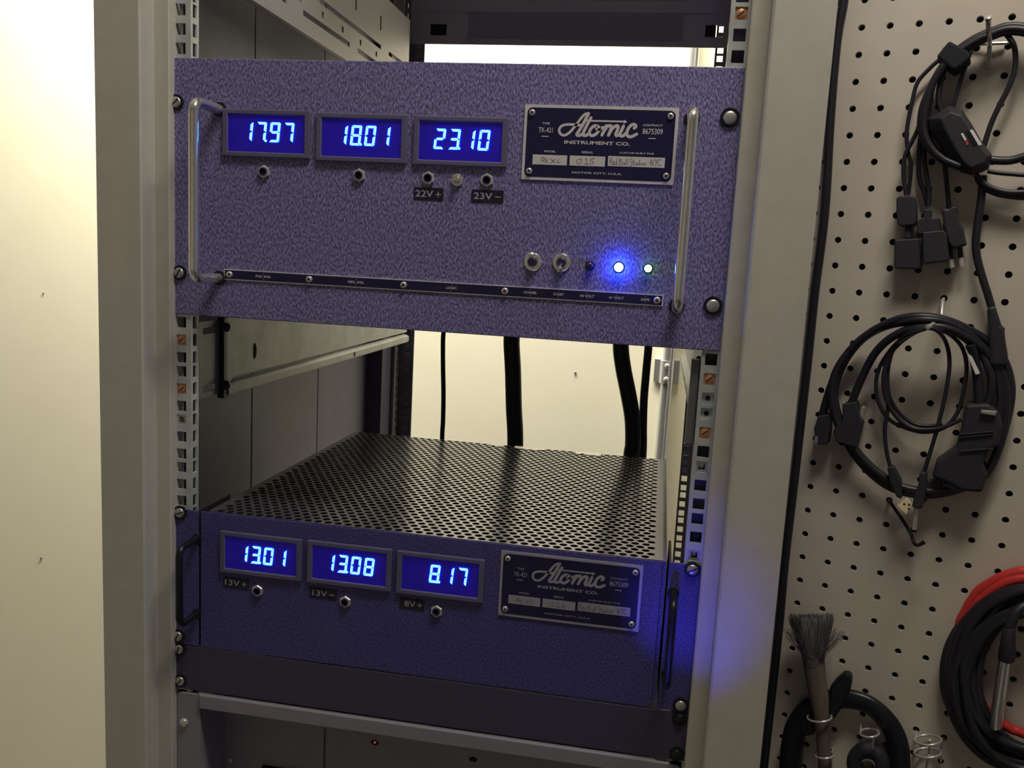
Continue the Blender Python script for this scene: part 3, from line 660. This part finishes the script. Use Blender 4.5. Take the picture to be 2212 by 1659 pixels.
# ---- top bundle
tb = thing('cable_bundle', tuple(pg(2130, 200, 10)), 'strapped black cable bundle with power brick and plugs, topmost on pegboard', 'cables', 'cable bundles on pegboard')
def cab(root, Zf, pts, n, r, name='cable', m='rubber', sub=6):
    return MB().tube(bpath(Zf, pts, n, sub), r, 10).build(name, m, root, smooth=70)
for k, (du, n, r) in enumerate(((0, 16, 3.6), (-22, 22, 3.4), (24, 20, 3.6), (4, 30, 3.2))):
    a = du
    cab(tb, ZA, [(2260, 330+a*.5), (2110, 255+a), (1960, 245+a), (1830, 285+a), (1700, 340+a), (1570, 420+a*.9), (1470, 500+a*.5), (1385, 600+a*.2), (1310, 740+a*.1), (1262+a*.9, 900), (1240+a*.9, 1050), (1262+a*.8, 1180), (1330+a*.5, 1290), (1430, 1370-a*.3), (1560, 1420)], n, r)
cab(tb, ZA, [(1390, 500), (1290, 590), (1190, 710), (1145, 880), (1110, 1050), (1100, 1160), (1110, 1290), (1135, 1400), (1130, 1520), (1108, 1660)], 10, 1.9)
cab(tb, ZA, [(1330, 720), (1240, 930), (1200, 1090), (1150, 1200), (1090, 1320), (1072, 1450), (1085, 1600), (1100, 1680)], 14, 2.0)
cab(tb, ZA, [(1240, 1000), (1215, 1200), (1203, 1400), (1212, 1530), (1262, 1680), (1275, 1750)], 12, 2.2)
cab(tb, ZA, [(1245, 1100), (1250, 1350), (1270, 1500), (1290, 1640), (1285, 1760)], 16, 2.2)
cab(tb, ZA, [(1440, 520), (1390, 700), (1375, 860), (1410, 990)], 22, 2.6)
cab(tb, ZA, [(1660, 400), (1600, 570), (1545, 740), (1480, 960)], 20, 2.0)
cab(tb, ZA, [(1950, 290), (2012, 380), (2030, 500), (2015, 630), (1960, 770), (1890, 905), (1820, 1060), (1758, 1250)], 18, 2.4)
cab(tb, ZA, [(1410, 1250), (1425, 1400), (1450, 1640), (1462, 1780)], 12, 2.2)
cab(tb, ZA, [(1790, 1360), (1880, 1370), (1990, 1368), (2110, 1335), (2250, 1280)], 20, 3.8)
cab(tb, ZA, [(1790, 1460), (1880, 1475), (1990, 1485), (2120, 1493), (2260, 1480)], 20, 2.0)
cab(tb, ZA, [(1690, 1490), (1750, 1560), (1840, 1610), (1960, 1640), (2110, 1640), (2260, 1610)], 18, 2.6)
cab(tb, ZA, [(1700, 1520), (1760, 1600), (1860, 1650), (1980, 1675), (2110, 1685), (2260, 1680)], 14, 2.6)
cab(tb, ZB, [(1840, 80), (1832, 200), (1815, 350), (1785, 560), (1775, 700), (1790, 830), (1830, 980), (1880, 1140), (1915, 1260)], 12, 3.6)
# strap
sp = MB(); bprism(sp, ZA, [(1462, 345), (1620, 430), (1650, 480), (1560, 560), (1500, 600), (1352, 480)], 4, 34); sp.build('strap', 'velcro', tb, bevel=2)
# power brick: chamfered box
bk = MB()
oc = [(1375, 990), (1470, 930), (1580, 965), (1660, 1085), (1745, 1235), (1830, 1340), (1800, 1450), (1660, 1500), (1560, 1470), (1470, 1380), (1300, 1130), (1290, 1040)]
oi = [(1400, 1000), (1475, 955), (1570, 985), (1640, 1095), (1725, 1240), (1795, 1330), (1770, 1390), (1645, 1430), (1590, 1385), (1530, 1290), (1440, 1120), (1390, 1020)]
r0 = [pg(*ZA(*a), 10) for a in oc]; r1 = [q+PN*16 for q in r0]; r2 = [pg(*ZA(*a), 36) for a in oi]
bk.loft([r0, r1, r2]); bo = bk.build('power_brick', 'brickb', tb, bevel=1.2)
s = MB(); bprism(s, ZA, [(1636, 1110), (1664, 1105), (1744, 1232), (1716, 1243)], 35.6, 36.5); s.build('sticker', 'white', bo)
s = MB(); bprism(s, ZA, [(1562, 1140), (1580, 1135), (1612, 1190), (1596, 1200)], 35.6, 36.5); s.build('sticker', 'white', bo)
s = MB(); bprism(s, ZA, [(1596, 1200), (1610, 1192), (1630, 1232), (1614, 1240)], 35.6, 36.5); s.build('sticker', 'redsmall', bo)
s = MB(); bprism(s, ZA, [(1600, 1120), (1630, 1110), (1700, 1240), (1668, 1250)], 35.8, 36.3); s.build('rating_label', 'black', bo)
def plugpart(root, Zf, pts, n0, n1, name, m='brickb', bev=1.2):
    b = MB(); bprism(b, Zf, pts, n0, n1); return b.build(name, m, root, bevel=bev)
pa = plugpart(tb, ZB, [(1085, 262), (1205, 255), (1225, 275), (1240, 340), (1244, 440), (1230, 520), (1100, 532), (1075, 515), (1062, 400), (1062, 285)], 4, 20, 'adapter_plug')
plugpart(pa, ZB, [(1138, 525), (1196, 525), (1194, 645), (1136, 645)], 8, 16, 'plug_neck')
plugpart(pa, ZB, [(1045, 655), (1270, 640), (1282, 900), (1262, 915), (1048, 912), (1040, 890)], 3, 22, 'socket_block')
pbk = plugpart(tb, ZB, [(1310, 380), (1370, 378), (1380, 455), (1448, 455), (1465, 590), (1250, 610), (1238, 480), (1300, 455)], 4, 18, 'adapter_plug')
plugpart(pbk, ZB, [(1245, 560), (1300, 555), (1310, 800), (1260, 790)], 4, 16, 'socket_block')
plugpart(pbk, ZB, [(1298, 585), (1485, 568), (1512, 600), (1535, 830), (1505, 848), (1318, 868), (1300, 840)], 10, 26, 'socket_block')
pe = plugpart(tb, ZB, [(1462, 385), (1500, 372), (1530, 380), (1560, 355), (1603, 352), (1606, 420), (1622, 480), (1660, 550), (1692, 700), (1570, 737), (1530, 680), (1490, 540), (1478, 440)], 6, 22, 'mains_plug', bev=2)
for a, b in (((1540, 720), (1562, 905)), ((1628, 700), (1650, 895))):
    P = [pg(*ZB(*a), 13), pg(*ZB(*b), 13)]; mid = P[0]+(P[1]-P[0])*.6
    pr_ = MB().tube([P[0], mid], 2.2, 12).build('prong', 'brickb', pe, smooth=60); MB().tube([mid, P[1]], 2.3, 12).build('prong_tip', 'nickel', pr_, smooth=60)
plugpart(tb, ZB, [(1870, 1262), (1950, 1240), (1962, 1290), (2005, 1420), (2030, 1440), (2040, 1560), (2065, 1700), (2040, 1790), (1900, 1790), (1890, 1560), (1880, 1400)], 6, 26, 'socket_connector', bev=3)
# hooks on the board
def hook(pts, r, label, Zf=None, m='nickel', cap=None):
    P = [pg(*(Zf(a[0], a[1]) if Zf else a[:2]), a[2]) for a in pts]
    o = MB().tube(smoothpath(P, 5), r, 10)
    if cap: o.lathe([(r*1.25, -1), (r*1.25, 1.5), (.001, 2)], P[-1], P[-1]-P[-2], 12)
    return tag(o.build('peg_hook', m, None, smooth=60), label, 'hook', 'wire hooks in the pegboard')
ZT = zc(8.294, 1960, 0)
h = hook([(1450, 1240, 3), (1470, 900, 4), (1475, 790, 8), (1470, 700, 30), (1455, 560, 42), (1452, 420, 46), (1450, 330, 50)], 2.1, 'steel peg hook holding up topmost cable bundle', ZT, 'clear', True)
MB().tube([pg(*ZT(1180, 800), 4), pg(*ZT(1460, 780), 6), pg(*ZT(1780, 770), 4)], 1.5, 8).build('cross_wire', 'clear', None)
bpy.context.view_layer.update()
cw = bpy.data.objects['cross_wire']; cw.parent = h
hook([(1490, 1180, -4), (1478, 1200, 6), (1470, 1280, 14), (1462, 1350, 20), (1420, 1390, 34), (1345, 1438, 56)], 1.8, 'plain steel peg hook holding middle cable coil', ZB, 'nickel', True)
hook([(668, 1215, -3), (672, 1228, 8), (700, 1270, 12), (745, 1335, 14), (795, 1420, 18), (812, 1470, 26), (835, 1487, 30), (868, 1472, 30)], 1.7, 'black bent wire hook hanging below middle cable coil', ZCm, 'black', True)

# ---- middle coil
mc = thing('cable_coil', tuple(pg(1985, 900, 10)), 'black coil with gold USB plug and screen connectors, middle of pegboard', 'cables', 'cable bundles on pegboard')
C2 = lambda pts, n, r: cab(mc, ZCm, pts, n, r)
C2([(265, 730, 12), (285, 640, 14), (340, 480, 16), (430, 325, 20), (560, 212, 26), (720, 138, 34), (860, 122, 38), (1000, 142, 34), (1130, 195, 26), (1260, 275, 18), (1350, 380), (1392, 520), (1385, 660), (1335, 860), (1275, 1010), (1180, 1110), (1020, 1170), (840, 1185), (660, 1135), (510, 1010), (405, 860), (350, 720), (340, 560), (395, 400), (500, 262), (640, 180, 28), (800, 152, 36), (960, 165, 36), (1120, 235, 28), (1250, 360, 20), (1330, 540)], 14, 3.9)
C2([(420, 700, 16), (452, 610, 18), (505, 480, 20), (585, 335, 26), (690, 240, 32), (830, 185, 38), (980, 185, 38), (1120, 240, 30), (1250, 340, 22), (1345, 480), (1365, 640), (1345, 820), (1290, 980), (1215, 1090), (1080, 1150), (900, 1165), (720, 1130), (560, 1020), (440, 880), (365, 720), (335, 600)], 18, 3.9)
C2([(370, 800), (325, 640), (335, 480), (420, 335), (550, 222), (720, 158, 34), (880, 140, 40), (1030, 165, 34), (1170, 250, 26), (1290, 390), (1330, 560), (1320, 720), (1290, 880)], 20, 3.6)
C2([(1150, 290, 30), (1185, 420), (1198, 540), (1205, 660)], 24, 4.4)
C2([(1080, 220, 34), (1190, 310), (1262, 430), (1278, 540), (1250, 660)], 22, 3.8)
for pts, n in (([(690, 1070), (655, 950), (640, 800), (660, 640), (640, 480), (650, 380), (720, 290), (800, 230), (890, 190, 50), (960, 212, 46), (1010, 290), (1026, 400), (1010, 540), (985, 660), (950, 800), (905, 950), (868, 1070)], 22),
               ([(880, 195, 50), (770, 235, 44), (690, 300), (610, 420), (587, 530), (605, 640), (665, 735), (760, 785), (880, 812), (1000, 780), (1075, 690), (1112, 560), (1128, 430), (1108, 320), (1050, 245), (960, 195, 46), (880, 185, 50)], 20),
               ([(860, 195, 48), (740, 260), (670, 360), (632, 470), (645, 600), (705, 715), (800, 785), (920, 795), (1010, 775), (1095, 735)], 24),
               ([(900, 180, 48), (780, 215, 44), (700, 300), (660, 430), (662, 580), (720, 690), (810, 760), (900, 775), (985, 765)], 17)):
    C2(pts, n, 1.9)
PM = lambda pts, n0, n1, nm, m='brickb', bev=1.2, root=None: plugpart(root or mc, ZCm, pts, n0, n1, nm, m, bev)
c1 = PM([(240, 715), (300, 705), (318, 720), (312, 800), (295, 888), (225, 885), (216, 790)], 4, 20, 'screen_connector')
PM([(220, 840), (238, 840), (236, 882), (214, 880)], 8, 22, 'shell', 'steel', .5, c1)
c2 = PM([(390, 640), (470, 630), (482, 700), (505, 760), (470, 905), (345, 870), (330, 800), (385, 740)], 6, 24, 'screen_connector')
PM([(382, 640), (398, 632), (412, 650), (402, 690), (385, 700)], 10, 16, 'thumb_screw', 'steel', .8, c2)
PM([(492, 665), (512, 655), (524, 668), (512, 740), (490, 740), (484, 720)], 10, 16, 'thumb_screw', 'steel', .8, c2)
ad = PM([(1120, 645), (1255, 640), (1320, 690), (1345, 780), (1320, 900), (1255, 920), (1230, 1000), (1252, 1070), (1222, 1175), (1100, 1165), (1010, 1115), (920, 1085), (945, 985), (1060, 905), (1092, 800)], 6, 30, 'adapter_hood', bev=3)
for y0, y1 in ((805, 812), (822, 828), (905, 914)):
    PM([(1085, y0+18), (1290, y0), (1290, y1), (1085, y1+18)], 28, 32, 'ridge', 'brickb', .5, ad)
PM([(1215, 680), (1310, 688), (1300, 715), (1210, 700)], 28, 34, 'clamp_screw', 'steel', .6, ad)
PM([(1000, 1112), (1110, 1160), (1100, 1178), (985, 1130)], 10, 26, 'port_face', 'satin', .5, ad)
PM([(1118, 318), (1138, 313), (1208, 462), (1182, 470)], 26, 31, 'tag_label', 'white', .3)
u1 = PM([(652, 1022), (688, 1015), (735, 1100), (740, 1150), (740, 1215), (708, 1200), (668, 1110)], 16, 28, 'usb_plug', bev=1.5)
g = PM([(770, 1208), (802, 1248), (768, 1306), (713, 1252)], 20, 27, 'plug_shell', 'gold', .4, u1)
for x, y in ((755, 1242), (783, 1270), (785, 1245)): PM([(x-6, y-6), (x+6, y-5), (x+7, y+6), (x-5, y+5)], 26.6, 27.3, 'shell_window', 'darkhole', .1, g)
u2 = PM([(848, 1052), (890, 1055), (888, 1150), (862, 1272), (802, 1262), (812, 1190), (836, 1140)], 16, 30, 'usb_plug', bev=1.5)
PM([(812, 1268), (842, 1275), (830, 1400), (800, 1395)], 18, 25, 'plug_shell', 'steel', .4, u2)
PM([(890, 1105), (975, 1090), (985, 1150), (905, 1200), (880, 1240), (860, 1180)], 8, 20, 'strain_relief', 'brickb', 1)

# ---- brush in ring hooks
br = thing('paint_brush', tuple(pg(1770, 1500, 20)), 'old wooden brush with spread grey bristles, bristles up', 'brush')
hb = MB()
def bell(y, xa, xb, n, th): 
    a = pg(*ZD(xa, y), n); b = pg(*ZD(xb, y), n); c = (a+b)/2; hx = (b-a)/2
    return [c+hx*math.cos(t)+PN*th*math.sin(t) for t in [2*math.pi*k/16 for k in range(16)]]
hb.loft([bell(835, 340, 512, 26, 9), bell(900, 350, 518, 26, 8.5), bell(1000, 368, 530, 26, 8), bell(1130, 395, 546, 26, 8), bell(1240, 425, 545, 26, 7), bell(1400, 442, 545, 24, 6.5), bell(1560, 455, 560, 22, 6.5), bell(1720, 465, 575, 20, 6.5)])
hb.build('handle', 'wood', br, smooth=50)
bs = MB()
bs.loft([bell(855, 345, 510, 26, 9), bell(780, 330, 512, 26, 10), bell(680, 305, 525, 26, 11), bell(580, 275, 548, 26, 11), bell(500, 245, 566, 26, 10), bell(478, 270, 545, 26, 8)])
random.seed(5)
for k in range(420):
    t = random.uniform(-1, 1); n = 26+random.uniform(-9, 11)
    base = (427+t*75, 800+random.uniform(-60, 20)); wild = random.random()
    if wild < .16: tip = (427+math.copysign(random.uniform(150, 245), t), random.uniform(560, 650))
    else: tip = (405+t*172+random.uniform(-14, 14), random.uniform(448, 520))
    mid = ((base[0]*.45+tip[0]*.55), (base[1]+tip[1])/2+10)
    P = [pg(*ZD(*base), n), pg(*ZD(*mid), n), pg(*ZD(*tip), n)]
    bs.tube(smoothpath(P, 2), .28 if wild > .16 else .18, 3)
bs.build('bristles', 'bristle', br, smooth=60, merge=False)
def ringhook(cx, cy, rx, ry, n, label, legs, r=1.2):
    P = [pg(*ZD(cx+rx*math.cos(a), cy+ry*math.sin(a)), n+13*math.sin(a)) for a in [2*math.pi*k/24 for k in range(24)]]
    m = MB().tube(P, r, 8, closed=True)
    for a, b in legs: m.tube(smoothpath([pg(*ZD(*q[:2]), q[2]) for q in (a, b)], 4), r, 8)
    return tag(m.build('ring_hook', 'nickel', None, smooth=60), label, 'hook', 'wire ring hooks in the pegboard')
ringhook(470, 1262, 95, 38, 24, 'steel wire ring hook around upper part of brush handle', [((400, 1235, 14), (400, 1215, -3)), ((545, 1235, 14), (545, 1200, -3))])
ringhook(507, 1555, 75, 30, 20, 'steel wire ring hook around lower end of brush handle', [((445, 1540, 12), (440, 1500, -3)), ((570, 1540, 12), (580, 1500, -3))])
ringhook(860, 1385, 75, 34, 22, 'wire ring hook with dark tool inside black arched band', [((792, 1365, 12), (795, 1270, -3)), ((925, 1370, 12), (905, 1320, -3)), ((890, 1415, 26), (885, 1540, 20))])
ringhook(1318, 1440, 105, 40, 18, 'upper empty wire ring hook between black band and red cable coil', [((1220, 1420, 10), (1228, 1365, -3)), ((1420, 1430, 10), (1442, 1425, -3)), ((1332, 1440, 22), (1325, 1560, 10))])
ringhook(1315, 1540, 105, 38, 18, 'lower empty wire ring hook between black band and red cable coil', [((1215, 1520, 10), (1205, 1545, -3)), ((1415, 1520, 10), (1418, 1608, -3)), ((1325, 1560, 20), (1290, 1720, 8))])

# ---- arched black band with its lobe, and the small roll
hp = thing('arched_band_tool', tuple(pg(1820, 1640, 8)), 'glossy black arched band with pointed lobe, behind brush', 'tool')
MB().tube(bpath(ZD, [(235, 1800), (243, 1659), (255, 1500), (290, 1340), (375, 1215), (490, 1140), (620, 1118), (760, 1130), (890, 1190), (1010, 1310), (1075, 1450), (1090, 1600), (1090, 1800)], 12, 6), 11.5, 14, flat=.6).build('band', 'black', hp, smooth=70)
plugpart(hp, ZD, [(550, 1035), (600, 970), (650, 928), (695, 922), (722, 955), (720, 1010), (700, 1085), (650, 1185), (580, 1285), (535, 1262), (535, 1130)], 8, 20, 'lobe', 'black', 3)
plugpart(hp, ZD, [(335, 1280), (420, 1270), (430, 1400), (370, 1412), (330, 1400)], 6, 18, 'pad', 'brickb', 2)
tr = thing('tape_roll', tuple(pg(1880, 1650, 14)), 'small black ring hanging inside arched band', 'ring')
P = [pg(*ZD(850+105*math.cos(a), 1625+112*math.sin(a)), 16) for a in [2*math.pi*k/28 for k in range(28)]]
MB().tube(P, 8, 12, closed=True).build('ring', 'brickb', tr, smooth=70)
MB().tube([pg(*ZD(838+70*math.cos(a), 1650+60*math.sin(a)), 20) for a in [2*math.pi*k/24 for k in range(24)]], 1.6, 8, closed=True).build('inner_rim', 'steel', tr, smooth=70)

# ---- red and black coil at the right
rc = thing('cable_coil', tuple(pg(2200, 1450, 10)), 'red and black audio cable coil with metal plug, lower right', 'cables', 'cable bundles on pegboard')
def loop(cx, cy, rx, ry, n, r, m, a0=0, a1=360, wob=6, nm='cable'):
    A = [math.radians(a0+(a1-a0)*k/24) for k in range(25)]
    P = [pg(*ZD(cx+(rx+random.uniform(-wob, wob))*math.cos(a), cy+(ry+random.uniform(-wob, wob))*math.sin(a)), n+3*math.sin(3*a)) for a in A]
    return MB().tube(smoothpath(P, 3), r, 10).build(nm, m, rc, smooth=70)
random.seed(11)
loop(2090, 720, 545, 590, 10, 5.2, 'red', 175, 330)
loop(2110, 760, 530, 585, 13, 5.2, 'red', 190, 320)
for cx, cy, rx, ry, n, r in ((2130, 930, 690, 640, 14, 4.6), (2140, 900, 650, 650, 20, 4.6), (2150, 1000, 680, 690, 17, 4.6), (2150, 960, 610, 690, 24, 4.6), (2170, 940, 575, 620, 19, 4.4),
                             (2160, 1020, 640, 600, 26, 4.4), (2190, 960, 590, 560, 29, 4.4), (2200, 920, 540, 660, 23, 4.4), (2170, 1060, 560, 620, 31, 4.2), (2210, 1010, 600, 690, 13, 4.4), (2210, 960, 500, 560, 22, 4.0)):
    loop(cx, cy, rx, ry, n, r, 'rubber', 60, 360, 5)
loop(2230, 930, 555, 480, 15, 4.6, 'red', 90, 200)
jp = MB().loft([bell(565, 1905, 1998, 38, 9), bell(600, 1895, 2000, 38, 10.5), bell(790, 1860, 2005, 38, 12), bell(812, 1870, 1998, 38, 11)])
jo = jp.build('plug_sleeve', 'brickb', rc, smooth=45)
jb = MB().loft([bell(800, 1868, 1976, 38, 11), bell(1180, 1810, 1915, 36, 11), bell(1330, 1800, 1900, 34, 10)])
jb.build('plug_barrel', 'chrome', jo, smooth=60)
cab(rc, ZD, [(1950, 580, 38), (1990, 470, 36), (2060, 400, 32), (2180, 360, 26), (2300, 360, 20)], 30, 4.6)
hook([(2290, 300, -3), (2285, 330, 10), (2280, 420, 40), (2290, 400, 60)], 2.0, 'steel hook at right edge carrying red and black coil', ZD, 'nickel')
for o in list(bpy.data.objects):
    if '_o' in o: del o['_o']
